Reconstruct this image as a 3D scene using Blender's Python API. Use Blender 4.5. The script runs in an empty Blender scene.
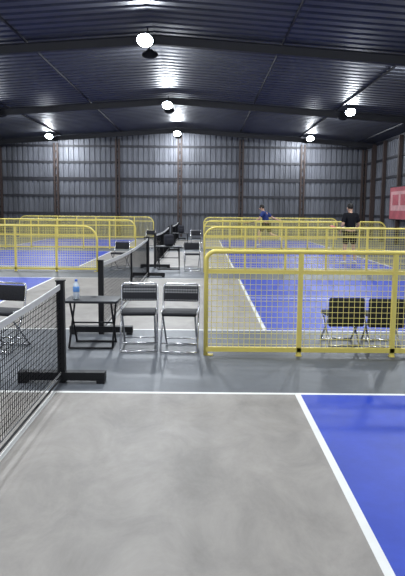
import bpy, math, random
from mathutils import Vector, Matrix
random.seed(4)
C = bpy.context.scene.collection
bpy.context.scene.view_settings.view_transform = 'Standard'

# ---------------------------------------------------------------- materials
def mat(name, col, rough=.6, metal=0., noise=0., nscale=3., bump=0., emit=None, estr=0., spec=None, stretch=None):
    m = bpy.data.materials.new(name); m.use_nodes = True
    nt = m.node_tree; b = nt.nodes['Principled BSDF']
    b.inputs['Base Color'].default_value = (*col, 1)
    b.inputs['Roughness'].default_value = rough
    b.inputs['Metallic'].default_value = metal
    if spec is not None: b.inputs['Specular IOR Level'].default_value = spec
    if emit:
        b.inputs['Emission Color'].default_value = (*emit, 1)
        b.inputs['Emission Strength'].default_value = estr
    tc = nt.nodes.new('ShaderNodeTexCoord')
    n = nt.nodes.new('ShaderNodeTexNoise'); n.inputs['Scale'].default_value = nscale
    n.inputs['Detail'].default_value = 10; n.inputs['Roughness'].default_value = .7
    if stretch:
        mp = nt.nodes.new('ShaderNodeMapping'); mp.inputs['Scale'].default_value = stretch
        nt.links.new(tc.outputs['Object'], mp.inputs['Vector']); nt.links.new(mp.outputs['Vector'], n.inputs['Vector'])
        n.inputs['Distortion'].default_value = .5
    else:
        nt.links.new(tc.outputs['Object'], n.inputs['Vector'])
    r = nt.nodes.new('ShaderNodeValToRGB')
    k = noise if noise else .04
    r.color_ramp.elements[0].position = .34; r.color_ramp.elements[1].position = .66
    r.color_ramp.elements[0].color = (*[c*(1-k) for c in col], 1)
    r.color_ramp.elements[1].color = (*[min(1, c*(1+k)) for c in col], 1)
    nt.links.new(n.outputs['Fac'], r.inputs['Fac'])
    nt.links.new(r.outputs['Color'], b.inputs['Base Color'])
    if bump:
        bp = nt.nodes.new('ShaderNodeBump'); bp.inputs['Strength'].default_value = bump
        nt.links.new(n.outputs['Fac'], bp.inputs['Height'])
        nt.links.new(bp.outputs['Normal'], b.inputs['Normal'])
    return m

M_grey = mat('court_grey_paint', (.285, .262, .238), .55, noise=.2, nscale=2.2, stretch=(1.1, .7, 1), bump=.05)
M_aisle = mat('aisle_dark_grey', (.095, .104, .118), .5, noise=.16, nscale=1.8, stretch=(1, 1, 1))
M_blue = mat('court_blue_paint', (.02, .055, .43), .5, noise=.14, nscale=2, spec=.3)
M_line = mat('white_line_paint', (.80, .80, .77), .5)
M_wall = mat('corrugated_wall_steel', (.115, .12, .138), .5, .3, noise=.35, nscale=.6, stretch=(1, 1, .3))
M_roof = mat('corrugated_roof_steel', (.09, .094, .11), .5, .5, noise=.15, nscale=.8)
M_beam = mat('dark_steel_beam', (.022, .022, .027), .6, .2)
M_col = mat('red_oxide_column', (.04, .024, .02), .6)
M_girt = mat('girt_steel', (.018, .018, .024), .6)
M_yel = mat('yellow_powder_coat', (.86, .71, .17), .45)
M_wire = mat('yellow_wire', (.90, .78, .26), .5)
M_blk = mat('black_steel', (.014, .014, .016), .5, spec=.3)
M_net = mat('black_net_cord', (.015, .015, .017), 1, spec=0)
M_band = mat('white_net_tape', (.75, .75, .74), .7)
M_chrome = mat('chrome_tube', (.72, .72, .74), .25, .9)
M_pad = mat('black_vinyl', (.02, .02, .024), .65, noise=.3, nscale=60, spec=.2)
M_plas = mat('table_black_plastic', (.02, .022, .026), .5, spec=.3)
M_skin = mat('skin', (.55, .33, .23), .55)
M_hair = mat('black_hair', (.015, .012, .01), .7)
M_bsh = mat('black_shirt', (.012, .012, .015), .85, spec=.1)
M_nsh = mat('navy_shirt', (.02, .04, .17), .85)
M_shoe = mat('white_shoe', (.6, .6, .6), .6)
M_glass = mat('lamp_lens', (.9, .9, .9), .3, emit=(.80, .90, 1), estr=60)
M_bag = mat('dark_bag_fabric', (.02, .02, .028), .9)
M_redbag = mat('red_fabric', (.35, .05, .06), .9)
M_banr = mat('banner_red_vinyl', (.42, .10, .12), .6, noise=.25, nscale=2)
M_banp = mat('banner_pink_vinyl', (.60, .33, .33), .6, noise=.2, nscale=3)
M_eye = mat('eye_dark', (.02, .015, .01), .3)
M_paddle = mat('paddle_face', (.5, .09, .05), .6)
M_cap = mat('blue_cap', (.05, .15, .6), .5)
M_label = mat('bottle_label', (.15, .35, .75), .6)
M_water = bpy.data.materials.new('clear_plastic'); M_water.use_nodes = True
_b = M_water.node_tree.nodes['Principled BSDF']
_b.inputs['Base Color'].default_value = (.85, .92, .97, 1); _b.inputs['Roughness'].default_value = .15
_b.inputs['Transmission Weight'].default_value = .4
M_perf = bpy.data.materials.new('perforated_back'); M_perf.use_nodes = True
nt = M_perf.node_tree; _b = nt.nodes['Principled BSDF']; _b.inputs['Roughness'].default_value = .6
_b.inputs['Specular IOR Level'].default_value = .2
tc = nt.nodes.new('ShaderNodeTexCoord'); vo = nt.nodes.new('ShaderNodeTexVoronoi')
vo.inputs['Scale'].default_value = 34; vo.inputs['Randomness'].default_value = 0
rp = nt.nodes.new('ShaderNodeValToRGB'); rp.color_ramp.interpolation = 'CONSTANT'
rp.color_ramp.elements[0].color = (.40, .40, .41, 1); rp.color_ramp.elements[1].position = .33
rp.color_ramp.elements[1].color = (.025, .025, .03, 1)
nt.links.new(tc.outputs['Object'], vo.inputs['Vector']); nt.links.new(vo.outputs['Distance'], rp.inputs['Fac'])
nt.links.new(rp.outputs['Color'], _b.inputs['Base Color'])

# ---------------------------------------------------------------- mesh builder
class MB:
    def __init__(s): s.v = []; s.f = []; s.mi = []; s.mats = []; s.sm = []
    def m(s, mt):
        if mt not in s.mats: s.mats.append(mt)
        return s.mats.index(mt)
    def add(s, vs, fs, mt, smooth=False, M=None):
        o = len(s.v)
        for p in vs:
            p = Vector(p)
            if M is not None: p = M @ p
            s.v.append(tuple(p))
        k = s.m(mt)
        for f in fs: s.f.append([o+i for i in f]); s.mi.append(k); s.sm.append(smooth)
    def box(s, c, d, mt, M=None):
        x, y, z = [q/2 for q in d]; cx, cy, cz = c
        vs = [(cx+a*x, cy+b*y, cz+e*z) for a in (-1, 1) for b in (-1, 1) for e in (-1, 1)]
        s.add(vs, [(0,1,3,2),(4,6,7,5),(0,4,5,1),(2,3,7,6),(0,2,6,4),(1,5,7,3)], mt, False, M)
    def bbox(s, c, d, r, mt, M=None):
        x, y, z = [q/2 for q in d]; r = min(r, x*.99, y*.99, z*.99)
        n = 4
        lv = [(-z + r*(1-math.cos(math.pi/2*i/n)), r*(1-math.sin(math.pi/2*i/n))) for i in range(n+1)]
        lv2 = [(-h, ins) for h, ins in reversed(lv)]
        allr = lv+lv2; vs = []; cnt = 4*(n+1)
        for h, ins in allr:
            for q, (sx, sy) in enumerate([(1,1),(-1,1),(-1,-1),(1,-1)]):
                for i in range(n+1):
                    a = math.pi/2*(q+i/n); rr = r-ins
                    vs.append((c[0]+sx*(x-r)+rr*math.cos(a), c[1]+sy*(y-r)+rr*math.sin(a), c[2]+h))
        fs = []
        for k in range(len(allr)-1):
            for i in range(cnt):
                j = (i+1) % cnt
                fs.append((k*cnt+i, k*cnt+j, (k+1)*cnt+j, (k+1)*cnt+i))
        fs.append(tuple(reversed(range(cnt)))); fs.append(tuple(range((len(allr)-1)*cnt, len(allr)*cnt)))
        s.add(vs, fs, mt, True, M)
    def tube(s, pts, r, mt, n=8, closed=False, M=None, square=False):
        pts = [Vector(p) for p in pts]; N = len(pts); vs = []
        if square: n = 4; r *= 1.414
        ref = None
        for i, p in enumerate(pts):
            a = pts[i-1] if (i > 0 or closed) else p
            b = pts[(i+1) % N] if (i < N-1 or closed) else p
            t = ((p-a).normalized()+(b-p).normalized())
            t = t.normalized() if t.length > 1e-6 else Vector((0, 0, 1))
            if ref is None:
                ref = Vector((0, 1, 0)) if abs(t.y) < .9 else Vector((1, 0, 0))
            u = (ref-t*ref.dot(t)).normalized(); w = t.cross(u); ref = u
            for k in range(n):
                an = 2*math.pi*k/n+(math.pi/4 if square else 0)
                vs.append(p+(u*math.cos(an)+w*math.sin(an))*r)
        fs = []
        for i in range(N if closed else N-1):
            for k in range(n):
                fs.append((i*n+k, i*n+(k+1) % n, ((i+1) % N)*n+(k+1) % n, ((i+1) % N)*n+k))
        if not closed: fs.append(tuple(reversed(range(n)))); fs.append(tuple(range((N-1)*n, N*n)))
        s.add(vs, fs, mt, not square, M)
    def wire(s, a, b, r, mt, M=None):
        a = Vector(a); b = Vector(b); t = (b-a).normalized()
        ref = Vector((0, 1, 0)) if abs(t.y) < .9 else Vector((1, 0, 0))
        u = (ref-t*ref.dot(t)).normalized(); w = t.cross(u)
        vs = [p+(u*math.cos(q)+w*math.sin(q))*r for p in (a, b) for q in (0, math.pi/2, math.pi, 3*math.pi/2)]
        s.add(vs, [(i, (i+1) % 4, 4+(i+1) % 4, 4+i) for i in range(4)], mt, False, M)
    def lathe(s, prof, mt, c=(0,0,0), n=16, M=None):
        vs = []; 
        for r, z in prof:
            for k in range(n):
                a = 2*math.pi*k/n; vs.append((c[0]+r*math.cos(a), c[1]+r*math.sin(a), c[2]+z))
        fs = []
        for i in range(len(prof)-1):
            for k in range(n): fs.append((i*n+k, i*n+(k+1) % n, (i+1)*n+(k+1) % n, (i+1)*n+k))
        fs.append(tuple(reversed(range(n)))); fs.append(tuple(range((len(prof)-1)*n, len(prof)*n)))
        s.add(vs, fs, mt, True, M)
    def obj(s, name, loc=(0,0,0), rz=0., parent=None):
        me = bpy.data.meshes.new(name); me.from_pydata(s.v, [], s.f)
        for m_ in s.mats: me.materials.append(m_)
        me.polygons.foreach_set('material_index', s.mi); me.polygons.foreach_set('use_smooth', s.sm)
        me.update()
        o = bpy.data.objects.new(name, me); C.objects.link(o)
        o.location = loc; o.rotation_euler = (0, 0, rz)
        if parent: o.parent = parent
        return o

def fillet(pts, r, n=5):
    pts = [Vector(p) for p in pts]; out = [pts[0]]
    for i in range(1, len(pts)-1):
        p = pts[i]; a = (pts[i-1]-p); b = (pts[i+1]-p)
        rr = min(r, a.length*.49, b.length*.49)
        A = p+a.normalized()*rr; B = p+b.normalized()*rr
        for k in range(n+1):
            t = k/n; out.append(A*(1-t)**2+p*2*t*(1-t)+B*t*t)
    out.append(pts[-1]); return out

# ---------------------------------------------------------------- layout
XL, XR, YB, YF = -11.8, 9.3, 36.0, -7.0
NX = -1.29; HK = 2.13; HL = 6.70
S0 = -0.83; PER = 8.95; CW = 6.10
courts = [S0+PER*i for i in range(4)]
EAVE, RIDGE = 5.2, 5.95
def roofz(x): return RIDGE-(RIDGE-EAVE)*abs(x-(XL+XR)/2)/((XR-XL)/2)

L = .025
xs = [XL, NX-HL-L, NX-HL+L, NX-HK-L, NX-HK+L, NX-L*.7, NX+L*.7, NX+HK-L, NX+HK+L, NX+HL-L, NX+HL+L, XR]
ys = [YF]
for c in courts: ys += [c-L, c+L, c+CW/2-L, c+CW/2+L, c+CW-L, c+CW+L]
ys.append(YB)
fb = MB()
for i in range(len(xs)-1):
    for j in range(len(ys)-1):
        cx = (xs[i]+xs[i+1])/2; cy = (ys[j]+ys[j+1])/2
        mt = M_aisle
        for c in courts:
            if c-L < cy < c+CW+L and abs(cx-NX) < HL+L:
                ax = abs(cx-NX)
                if abs(cy-c) < L or abs(cy-c-CW) < L or abs(ax-HL) < L or abs(ax-HK) < L: mt = M_line
                elif ax < .02: mt = M_line
                elif ax < HK: mt = M_grey
                elif abs(cy-c-CW/2) < L: mt = M_line
                else: mt = M_blue
        fb.add([(xs[i], ys[j], 0), (xs[i+1], ys[j], 0), (xs[i+1], ys[j+1], 0), (xs[i], ys[j+1], 0)], [(0,1,2,3)], mt)
fb.obj('floor')

def corr(a, b, pitch, depth):
    out = []; x = a
    while x < b:
        for dx, d in ((0, 0), (pitch*.55, 0), (pitch*.65, depth), (pitch*.9, depth)):
            if x+dx < b: out.append((x+dx, d))
        x += pitch
    out.append((b, 0)); return out
def pairs(p): return zip(p[:-1], p[1:])
w = MB()
for (x0, d0), (x1, d1) in pairs(corr(XL, XR, .3, .06)):
    w.add([(x0, YB+d0, 0), (x1, YB+d1, 0), (x1, YB+d1, roofz(x1)), (x0, YB+d0, roofz(x0))], [(0,1,2,3)], M_wall)
w.obj('wall_back')
w = MB()
for (x0, d0), (x1, d1) in pairs(corr(XL, XR, .3, .06)):
    w.add([(x0, YF-d0, 0), (x1, YF-d1, 0), (x1, YF-d1, roofz(x1)), (x0, YF-d0, roofz(x0))], [(0,1,2,3)], M_wall)
w.obj('wall_front')
for nm, X, sg in (('wall_left', XL, -1), ('wall_right', XR, 1)):
    w = MB()
    for (y0, d0), (y1, d1) in pairs(corr(YF, YB, .3, .06)):
        w.add([(X+sg*d0, y0, 0), (X+sg*d1, y1, 0), (X+sg*d1, y1, EAVE), (X+sg*d0, y0, EAVE)], [(0,1,2,3)], M_wall)
    w.obj(nm)
w = MB(); XM = (XL+XR)/2
for (y0, d0), (y1, d1) in pairs(corr(YF-.1, YB+.1, .4, .07)):
    w.add([(XL-.1, y0, EAVE+d0), (XM, y0, RIDGE+d0), (XR+.1, y0, EAVE+d0), (XL-.1, y1, EAVE+d1), (XM, y1, RIDGE+d1), (XR+.1, y1, EAVE+d1)],
          [(0,1,4,3), (1,2,5,4)], M_roof)
w.obj('ceiling')
w = MB()
sl = math.atan2(RIDGE-EAVE, (XR-XL)/2)
for y in (-1.8, 7.1, 16.1, 25.0, 34.0):
    for sg in (-1, 1):
        M = Matrix.Translation((XM, y, RIDGE-.02)) @ Matrix.Rotation(sg*sl, 4, 'Y')
        ln = (XR-XL)/2/math.cos(sl)
        w.box((sg*ln/2, 0, -.15), (ln, .02, .20), M_beam, M)
        w.box((sg*ln/2, 0, -.045), (ln, .16, .02), M_beam, M)
        w.box((sg*ln/2, 0, -.26), (ln, .16, .02), M_beam, M)
        X = XL+.12 if sg < 0 else XR-.12
        w.box((X, y, EAVE/2-.05), (.22, .2, EAVE-.1), M_col)
for sg in (-1, 1):
    for k in (2, 4, 6):
        x = XM+sg*k*1.6
        w.box((x, (YB+YF)/2, roofz(x)-.03), (.04, YB-YF-.1, .05), M_beam)
w.obj('roof_beam')
w = MB()
xc = [XL+.15, -8.4, -4.9, -1.35, 2.15, 5.65, XR-.15]
for x in xc:
    w.box((x-.09, YB-.12, roofz(x)/2-.1), (.09, .16, roofz(x)-.2), M_col)
    w.box((x+.09, YB-.12, roofz(x)/2-.1), (.09, .16, roofz(x)-.2), M_col)
    for z in [q*.45+.3 for q in range(int(roofz(x)/.45)-1)]:
        w.box((x, YB-.12, z), (.1, .03, .1), M_col)
for z in (1.3, 2.3, 3.25, 4.2, 5.1):
    w.box(((XL+XR)/2, YB-.02, z), (XR-XL-.1, .05, .13 if z != 3.25 else .2), M_girt)
w.obj('trim_back')
w = MB()
for X in (XL+.02, XR-.02):
    for z in (1.3, 2.3, 3.25, 4.2, 5.1):
        w.box((X, (YB+YF)/2, z), (.05, YB-YF-.1, .12), M_girt)
    for y in (11.6, 20.5, 29.5, 32):
        w.box((X-.1*math.copysign(1, X), y, EAVE/2-.05), (.16, .16, EAVE-.1), M_col)
w.obj('trim_side')
# banner hanging on the right wall
w = MB()
w.box((0, 0, 0), (.02, 3.0, 1.5), M_banr)
w.box((-.012, 0, .1), (.006, 2.7, .9), M_banp)
w.box((-.016, -.6, .15), (.006, .9, .5), M_banr); w.box((-.016, .6, .15), (.006, .9, .5), M_banr)
w.tube([(0, -1.55, .76), (0, 1.55, .76)], .02, M_beam); w.tube([(0, -1.55, -.76), (0, 1.55, -.76)], .02, M_beam)
w.obj('wall_banner', (XR-.22, 28.9, 1.95))

# ---------------------------------------------------------------- fences
FH = 1.17
def fence(x0, x1, y, rl, rr, step=1.08):
    b = MB(); t = .024
    P = [Vector(q) for q in [(0, 0, 0), (0, 0, FH-t), (x1-x0, 0, FH-t), (x1-x0, 0, 0)]]
    def arc(c, r, a0, a1):
        return [Vector((c[0]+r*math.cos(a0+(a1-a0)*k/8), 0, c[1]+r*math.sin(a0+(a1-a0)*k/8))) for k in range(9)]
    W = x1-x0; Z = FH-t
    path = [P[0]]+arc((rl, Z-rl), rl, math.pi, math.pi/2)+arc((W-rr, Z-rr), rr, math.pi/2, 0)+[P[3]]
    b.tube(path, t, M_yel, n=8)
    def ztop(x):
        z = Z
        if x < rl: z = Z-rl+math.sqrt(max(0, rl*rl-(rl-x)**2))
        if x > W-rr: z = min(z, Z-rr+math.sqrt(max(0, rr*rr-(x-W+rr)**2)))
        return z
    zb = .07
    b.box((W/2, 0, zb), (W, .045, .05), M_yel)
    b.box((W/2, 0, .93), (W, .03, .035), M_yel)
    n = max(1, round(W/step))
    for i in range(1, n):
        b.box((W*i/n, 0, (FH-.03)/2), (.05, .045, FH-.05), M_yel)
    for i in range(0, n+1):
        xx = min(max(W*i/n, .05), W-.05)
        b.box((xx, 0, .006), (.06, .06, .012), M_yel)
    x = .06
    while x < W-.02:
        b.wire((x, -.012, zb), (x, -.012, ztop(x)), .0028, M_wire); x += .06
    z = zb+.06
    while z < Z-.02:
        a = 0 if z < Z-rl else rl-math.sqrt(max(0, rl*rl-(z-Z+rl)**2))
        e = W if z < Z-rr else W-rr+math.sqrt(max(0, rr*rr-(z-Z+rr)**2))
        b.wire((a, -.016, z), (e, -.016, z), .0028, M_wire); z += .06
    return b.obj('court_fence', (x0, y, 0))
for y in (6.69, 15.64, 24.59, 33.54):
    fence(.04, .04+2.16*3+.7, y, .1 if y < 8 else .3, .3)
    fence(NX*2-(.04+2.16*3+.7)-.1, -2.67, y, .35, .35)

# ---------------------------------------------------------------- nets
def net(y0, cr):
    b = MB(); W = 6.72
    def zt(y): u = (y/W-.5)*2; return .86+.055*u*u
    for y in (0, W):
        b.box((0, y, .47), (.065, .065, .94), M_blk)
        b.box((0, y, .945), (.08, .08, .012), M_blk)
        b.box((0, y, .065), (.80, .10, .075), M_blk)
        b.box((-.36, y, .014), (.07, .12, .028), M_blk); b.box((.36, y, .014), (.07, .12, .028), M_blk)
    b.box((0, W/2, .05), (.05, .62, .06), M_blk)
    b.box((0, W/2, .46), (.03, .03, .78), M_blk)
    b.wire((0, .03, .05), (0, W-.03, .05), .012, M_blk)
    n = int((W-.1)/.045)
    for i in range(n+1):
        y = .05+(W-.1)*i/n
        b.wire((0, y, .1), (0, y, zt(y)-.03), cr, M_net)
    for k in range(17):
        f = k/17
        prev = None
        for i in range(13):
            y = .05+(W-.1)*i/12
            p = (0.002, y, .1+(zt(y)-.13)*f)
            if prev: b.wire(prev, p, cr, M_net)
            prev = p
    for i in range(16):
        ya = .04+(W-.08)*i/16; yb = .04+(W-.08)*(i+1)/16
        for x in (-.006, .006):
            b.add([(x, ya, zt(ya)-.048), (x, yb, zt(yb)-.048), (x, yb, zt(yb)), (x, ya, zt(ya))], [(0,1,2,3)], M_band)
        b.add([(-.006, ya, zt(ya)), (-.006, yb, zt(yb)), (.006, yb, zt(yb)), (.006, ya, zt(ya))], [(0,1,2,3)], M_band)
        b.add([(0, ya, .09), (0, yb, .09), (0, yb, .11), (0, ya, .11)], [(0,1,2,3)], M_band)
    return b.obj('pickleball_net', (NX, y0, 0))
for c in courts: net(c-.31, .0026 if c < 0 else .0015)

# ---------------------------------------------------------------- furniture
def chair(loc, rz, perf=True):
    b = MB(); r = .011
    b.tube(fillet([(-.205, -.20, .012), (-.205, .09, .46), (-.205, .15, .74), (.205, .15, .74), (.205, .09, .46), (.205, -.20, .012)], .05), r, M_chrome)
    b.tube(fillet([(-.18, .24, .012), (-.18, -.19, .43), (.18, -.19, .43), (.18, .24, .012)], .04), r, M_chrome)
    b.tube([(-.205, -.20, .014), (.205, -.20, .014)], r, M_chrome)
    b.tube([(-.18, .24, .014), (.18, .24, .014)], r, M_chrome)
    b.tube([(-.205, -.145, .1), (.205, -.145, .1)], r*.7, M_chrome)
    b.tube([(-.18, .15, .1), (.18, .15, .1)], r*.7, M_chrome)
    b.bbox((0, -.02, .435), (.385, .37, .04), .018, M_pad)
    M = Matrix.Translation((0, .125, .63)) @ Matrix.Rotation(-.22, 4, 'X')
    b.bbox((0, 0, 0), (.39, .03, .18), .014, M_perf if perf else M_pad, M)
    for sx in (-.2, .2): b.box((sx*1.0, -.0, .445), (.012, .30, .03), M_chrome)
    return b.obj('folding_chair', loc, rz)
chair((-.72, 6.98, 0), .06); chair((-.25, 6.95, 0), -.05)
chair((-2.24, 6.9, 0), -.25, False)
def low_chair(loc, rz):
    b = MB(); r = .012
    for sx in (-.19, .19):
        b.tube([(sx, -.2, .012), (sx, .2, .36)], r, M_chrome); b.tube([(sx*.93, .2, .012), (sx*.93, -.2, .36)], r, M_chrome)
        b.tube(fillet([(sx, -.18, .34), (sx, .2, .36), (sx, .22, .58)], .05), r, M_chrome)
    for y in (-.2, .2): b.tube([(-.19, y, .014), (.19, y, .014)], r, M_chrome)
    b.bbox((0, 0, .36), (.40, .42, .05), .022, M_pad)
    b.bbox((0, .235, .42), (.42, .05, .34), .024, M_pad)
    return b.obj('padded_folding_chair', loc, rz)
low_chair((1.67, 7.36, 0), math.pi+.05); low_chair((2.15, 7.32, 0), math.pi-.05)

def table(loc, rz, w=.62, d=.45, h=.56):
    b = MB()
    b.bbox((0, 0, h-.015), (w, d, .03), .012, M_plas)
    for sx in (-w*.4, w*.4):
        b.tube([(sx, -d*.42, .012), (sx*.98, d*.38, h-.03)], .012, M_blk)
        b.tube([(sx*.94, d*.42, .012), (sx*.94, -d*.38, h-.03)], .012, M_blk)
    for y in (-d*.42, d*.42): b.tube([(-w*.4, y, .013), (w*.4, y, .013)], .012, M_blk)
    b.tube([(-w*.4, 0, h*.49), (w*.4, 0, h*.49)], .01, M_blk)
    return b.obj('folding_table', loc, rz)
table((-1.27, 7.12, 0), 0)
b = MB()
b.lathe([(.032, 0), (.037, .008), (.037, .07), (.034, .085), (.037, .1), (.037, .15), (.03, .175), (.014, .2), (.014, .215)], M_water)
b.lathe([(.0375, .085), (.038, .087), (.038, .143), (.0375, .145)], M_label)
b.lathe([(.0155, .203), (.0165, .205), (.0165, .225), (.013, .228)], M_cap)
b.obj('water_bottle', (-1.45, 7.05, .562))
def bag(loc, rz, m=M_bag, s=1.):
    b = MB()
    b.bbox((0, 0, .19*s), (.32*s, .2*s, .38*s), .07*s, m)
    b.bbox((0, -.11*s, .14*s), (.24*s, .07*s, .2*s), .03*s, m)
    b.tube(fillet([(-.05*s, 0, .37*s), (-.05*s, 0, .44*s), (.05*s, 0, .44*s), (.05*s, 0, .37*s)], .03), .008, m)
    return b.obj('backpack', loc, rz)
for yy in (15.75, 24.7):
    table((-.90, yy+.7, 0), 0, .7, .5, .62)
    chair((-.28, yy+.35, 0), .1, False)
    bag((-.90, yy+.7, .623), .3, s=.8)
    chair((-2.15, yy+.4, 0), -.3, False)

# ---------------------------------------------------------------- lights
def flood(x, y):
    rz_ = roofz(x); z = 5.45 if abs(x-NX) < 1 else 5.25
    e = bpy.data.objects.new('ceiling_floodlight', None); C.objects.link(e); e.location = (x, y, z)
    b = MB()
    b.tube([(0, 0, .1), (0, 0, rz_-z-.02)], .015, M_beam)
    b.box((0, 0, .1), (.05, 1.5, .04), M_beam)
    for sg in (-1, 1):
        M = Matrix.Translation((0, sg*.7, 0)) @ Matrix.Rotation(sg*math.radians(38), 4, 'X')
        b.lathe([(.20, 0), (.205, .015), (.19, .045), (.12, .07), (.08, .13), (.05, .14)], M_beam, n=24, M=M)
        b.lathe([(.18, -.006), (.185, .002)], M_glass, n=24, M=M)
    b.obj('housing', parent=e)
    for sg in (-1, 1):
        la = bpy.data.lights.new('lamp', 'AREA'); la.shape = 'DISK'; la.size = .36
        la.energy = 165; la.color = (.90, .95, 1)
        lo = bpy.data.objects.new('lamp', la); C.objects.link(lo); lo.parent = e
        M = Matrix.Translation((0, sg*.7, 0)) @ Matrix.Rotation(sg*math.radians(38), 4, 'X') @ Matrix.Translation((0, 0, -.016))
        lo.matrix_local = M
for x in (-8.0, -1.38, 5.5):
    for y in (-2.3, 6.65, 15.6, 24.6, 33.4): flood(x, y)

# ---------------------------------------------------------------- people
def skin(name, vs, es, rs, m, parent, sub=2):
    me = bpy.data.meshes.new(name); me.from_pydata(vs, es, []); me.materials.append(m)
    o = bpy.data.objects.new(name, me); C.objects.link(o); o.parent = parent
    sk = o.modifiers.new('skin', 'SKIN'); sk.use_smooth_shade = True
    for i, r in enumerate(rs):
        d = me.skin_vertices[0].data[i]; d.radius = r if isinstance(r, tuple) else (r, r); d.use_root = (i == 0)
    s = o.modifiers.new('sub', 'SUBSURF'); s.levels = sub; s.render_levels = sub
    return o
def person(name, loc, rz, J, shirt, short, scale=1.):
    e = bpy.data.objects.new(name, None); C.objects.link(e); e.location = loc; e.rotation_euler = (0, 0, rz)
    e.scale = (scale,)*3
    V = {k: Vector(v) for k, v in J.items()}
    names = []; vs = []; rs = []; es = []
    def a(k, p, r, par=None):
        names.append(k); vs.append(tuple(p)); rs.append(r)
        if par is not None: es.append((names.index(par), len(vs)-1))
    a('pel', V['pel'], (.14, .11)); a('sp', V['pel'].lerp(V['ch'], .5), (.125, .095), 'pel'); a('ch', V['ch'], (.145, .105), 'sp')
    a('nb', V['nk'], .06, 'ch'); a('n2', V['nk'].lerp(V['hd'], .45), .055, 'nb')
    a('hd', V['hd'], (.078, .088), 'n2'); a('h2', V['hd']+(V['hd']-V['nk']).normalized()*.08, (.075, .088), 'hd')
    for s in 'lr':
        a('sh'+s, V['sh'+s], .062, 'ch'); a('el'+s, V['el'+s], .043, 'sh'+s); a('wr'+s, V['wr'+s], .028, 'el'+s)
        hd = (V['wr'+s]-V['el'+s]).normalized(); a('pm'+s, V['wr'+s]+hd*.07, (.038, .022), 'wr'+s)
        a('hp'+s, V['hp'+s], .09, 'pel'); a('kn'+s, V['kn'+s], .058, 'hp'+s)
        a('ca'+s, V['kn'+s].lerp(V['an'+s], .3), .055, 'kn'+s); a('an'+s, V['an'+s], .036, 'ca'+s)
    skin('body', vs, es, rs, M_skin, e)
    for s in 'lr':
        hd = (V['wr'+s]-V['el'+s]).normalized(); side = hd.cross(Vector((0, 1, .2))).normalized()
        if side.length < .1: side = Vector((1, 0, 0))
        pr = hd.cross(side)
        base = V['wr'+s]+hd*.07
        for k, (o_, ln) in enumerate(((-.03, .07), (-.01, .082), (.01, .076), (.03, .06))):
            p = base+side*o_
            skin('finger_%d' % k, [tuple(p), tuple(p+hd*ln*.5), tuple(p+hd*ln*.85+pr*.03), tuple(p+hd*ln*.9+pr*.05)], [(0,1),(1,2),(2,3)], [.0095, .009, .008, .007], M_skin, e, 1)
        p = V['wr'+s]+hd*.03
        skin('thumb', [tuple(p), tuple(p+side*.045+hd*.02), tuple(p+side*.055+hd*.055)], [(0,1),(1,2)], [.012, .011, .009], M_skin, e, 1)
        an = V['an'+s]; f = V.get('ft'+s, an+Vector((0, .16, -.06)))
        d = (f-an); 
        skin('shoe', [tuple(an+Vector((0, 0, .0))), tuple(an+d*.05+Vector((0, -.02, -.045))), tuple(an+d*.6+Vector((0, 0, -.02))), tuple(f)], [(0,1),(1,2),(2,3)], [.042, .045, (.045, .036), (.042, .03)], M_shoe, e)
    names.clear(); vs = []; rs = []; es = []
    a('pel', V['pel']+Vector((0, 0, .0)), (.175, .14)); a('sp', V['pel'].lerp(V['ch'], .5), (.165, .13), 'pel'); a('ch', V['ch'], (.185, .135), 'sp'); a('nb', V['ch'].lerp(V['nk'], .75), .09, 'ch')
    for s in 'lr':
        a('sh'+s, V['sh'+s], .088, 'ch'); a('e'+s, V['sh'+s].lerp(V['el'+s], .8), .075, 'sh'+s)
    skin('shirt', vs, es, rs, shirt, e)
    names.clear(); vs = []; rs = []; es = []
    a('pel', V['pel']+Vector((0, 0, .02)), (.16, .13))
    for s in 'lr':
        a('hp'+s, V['hp'+s], .115, 'pel'); a('k'+s, V['hp'+s].lerp(V['kn'+s], .85), .09, 'hp'+s)
    skin('shorts', vs, es, rs, short, e)
    up = (V['hd']-V['nk']).normalized(); fw = Vector((0, 1, 0)); hc = V['hd']+up*.04
    b = MB()
    prof = [(.001, .112), (.05, .104), (.085, .075), (.1, .03), (.098, -.01), (.085, -.05)]
    prof = [(max(r, .001), z) for r, z in reversed(prof)]
    b.lathe(prof, M_hair, n=16, M=Matrix.Translation(hc-fw*.018+up*.03) @ Matrix.Diagonal((.88, 1.0, 1, 1)))
    for sx in (-1, 1):
        b.bbox((0, 0, 0), (.022, .014, .012), .005, M_eye, Matrix.Translation(hc+Vector((sx*.032, .088, .0))))
        b.bbox((0, 0, 0), (.02, .035, .06), .009, M_skin, Matrix.Translation(hc+Vector((sx*.082, 0, -.01))))
    b.bbox((0, 0, 0), (.026, .035, .045), .01, M_skin, Matrix.Translation(hc+Vector((0, .098, -.025))))
    b.bbox((0, 0, 0), (.045, .012, .01), .004, M_redbag, Matrix.Translation(hc+Vector((0, .088, -.06))))
    b.obj('head_features', parent=e)
    return e, V
def paddle(e, p, d):
    b = MB(); d = Vector(d).normalized(); q = d.to_track_quat('Z', 'Y').to_matrix().to_4x4()
    M = Matrix.Translation(p) @ q
    b.tube([(0, 0, -.05), (0, 0, .09)], .016, M_blk, M=M)
    b.bbox((0, 0, .21), (.19, .016, .25), .007, M_paddle, M)
    b.obj('paddle', parent=e)
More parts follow.
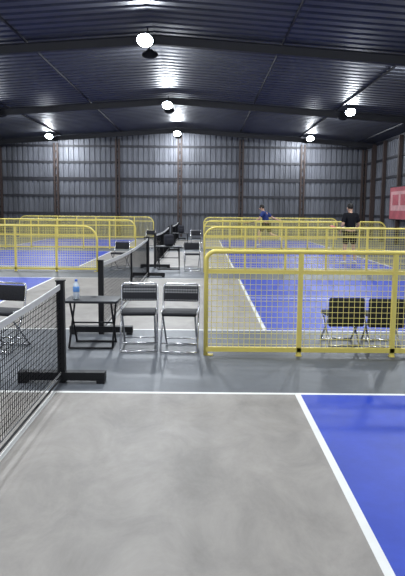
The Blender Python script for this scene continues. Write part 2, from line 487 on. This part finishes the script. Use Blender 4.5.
stand = dict(pel=(0,0,.95), ch=(0,.0,1.30), nk=(0,.01,1.45), hd=(0,.04,1.58), shl=(-.185,0,1.41), shr=(.185,0,1.41),
  ell=(-.27,-.03,1.13), elr=(.28,-.02,1.13), wrl=(-.20,.17,.98), wrr=(.22,.18,.98), hpl=(-.095,0,.88), hpr=(.095,0,.88),
  knl=(-.14,.03,.49), knr=(.15,.03,.49), anl=(-.17,-.02,.09), anr=(.18,-.02,.09), ftl=(-.19,.14,.035), ftr=(.2,.14,.035))
e, V = person('standing_player', (4.40, 18.6, 0), math.radians(20), stand, M_bsh, M_bsh, 1.03)
paddle(e, V['wrl']+Vector((0, .08, -.02)), (-.3, .8, .4))
run = dict(pel=(0,0,.92), ch=(0,.08,1.25), nk=(0,.13,1.39), hd=(0,.19,1.51), shl=(-.18,.10,1.36), shr=(.18,.06,1.36),
  ell=(-.27,.22,1.12), elr=(.30,-.18,1.15), wrl=(-.2,.44,1.0), wrr=(.4,-.42,1.05), hpl=(-.095,0,.86), hpr=(.095,0,.86),
  knl=(-.12,.28,.55), knr=(.12,-.16,.48), anl=(-.12,.22,.1), anr=(.13,-.56,.36), ftl=(-.12,.38,.035), ftr=(.13,-.6,.2))
e, V = person('running_player', (2.78, 27.3, 0), math.radians(70), run, M_nsh, M_bsh, 1.08)
paddle(e, V['wrl']+Vector((0, .08, -.03)), (0, .9, -.1))

# ---------------------------------------------------------------- world, camera
wd = bpy.data.worlds.new('World'); bpy.context.scene.world = wd; wd.use_nodes = True
wd.node_tree.nodes['Background'].inputs[0].default_value = (.5, .55, .65, 1)
wd.node_tree.nodes['Background'].inputs[1].default_value = .2
cd = bpy.data.cameras.new('camera'); cam = bpy.data.objects.new('camera', cd); C.objects.link(cam)
cd.sensor_fit = 'VERTICAL'; cd.sensor_height = 36; cd.lens = 38.7; cd.clip_end = 200
cam.matrix_world = Matrix.Translation((0, 0, 1.6)) @ Matrix.Rotation(math.radians(90-7.27), 4, 'X') @ Matrix.Rotation(math.radians(.5), 4, 'Z')
bpy.context.scene.camera = cam
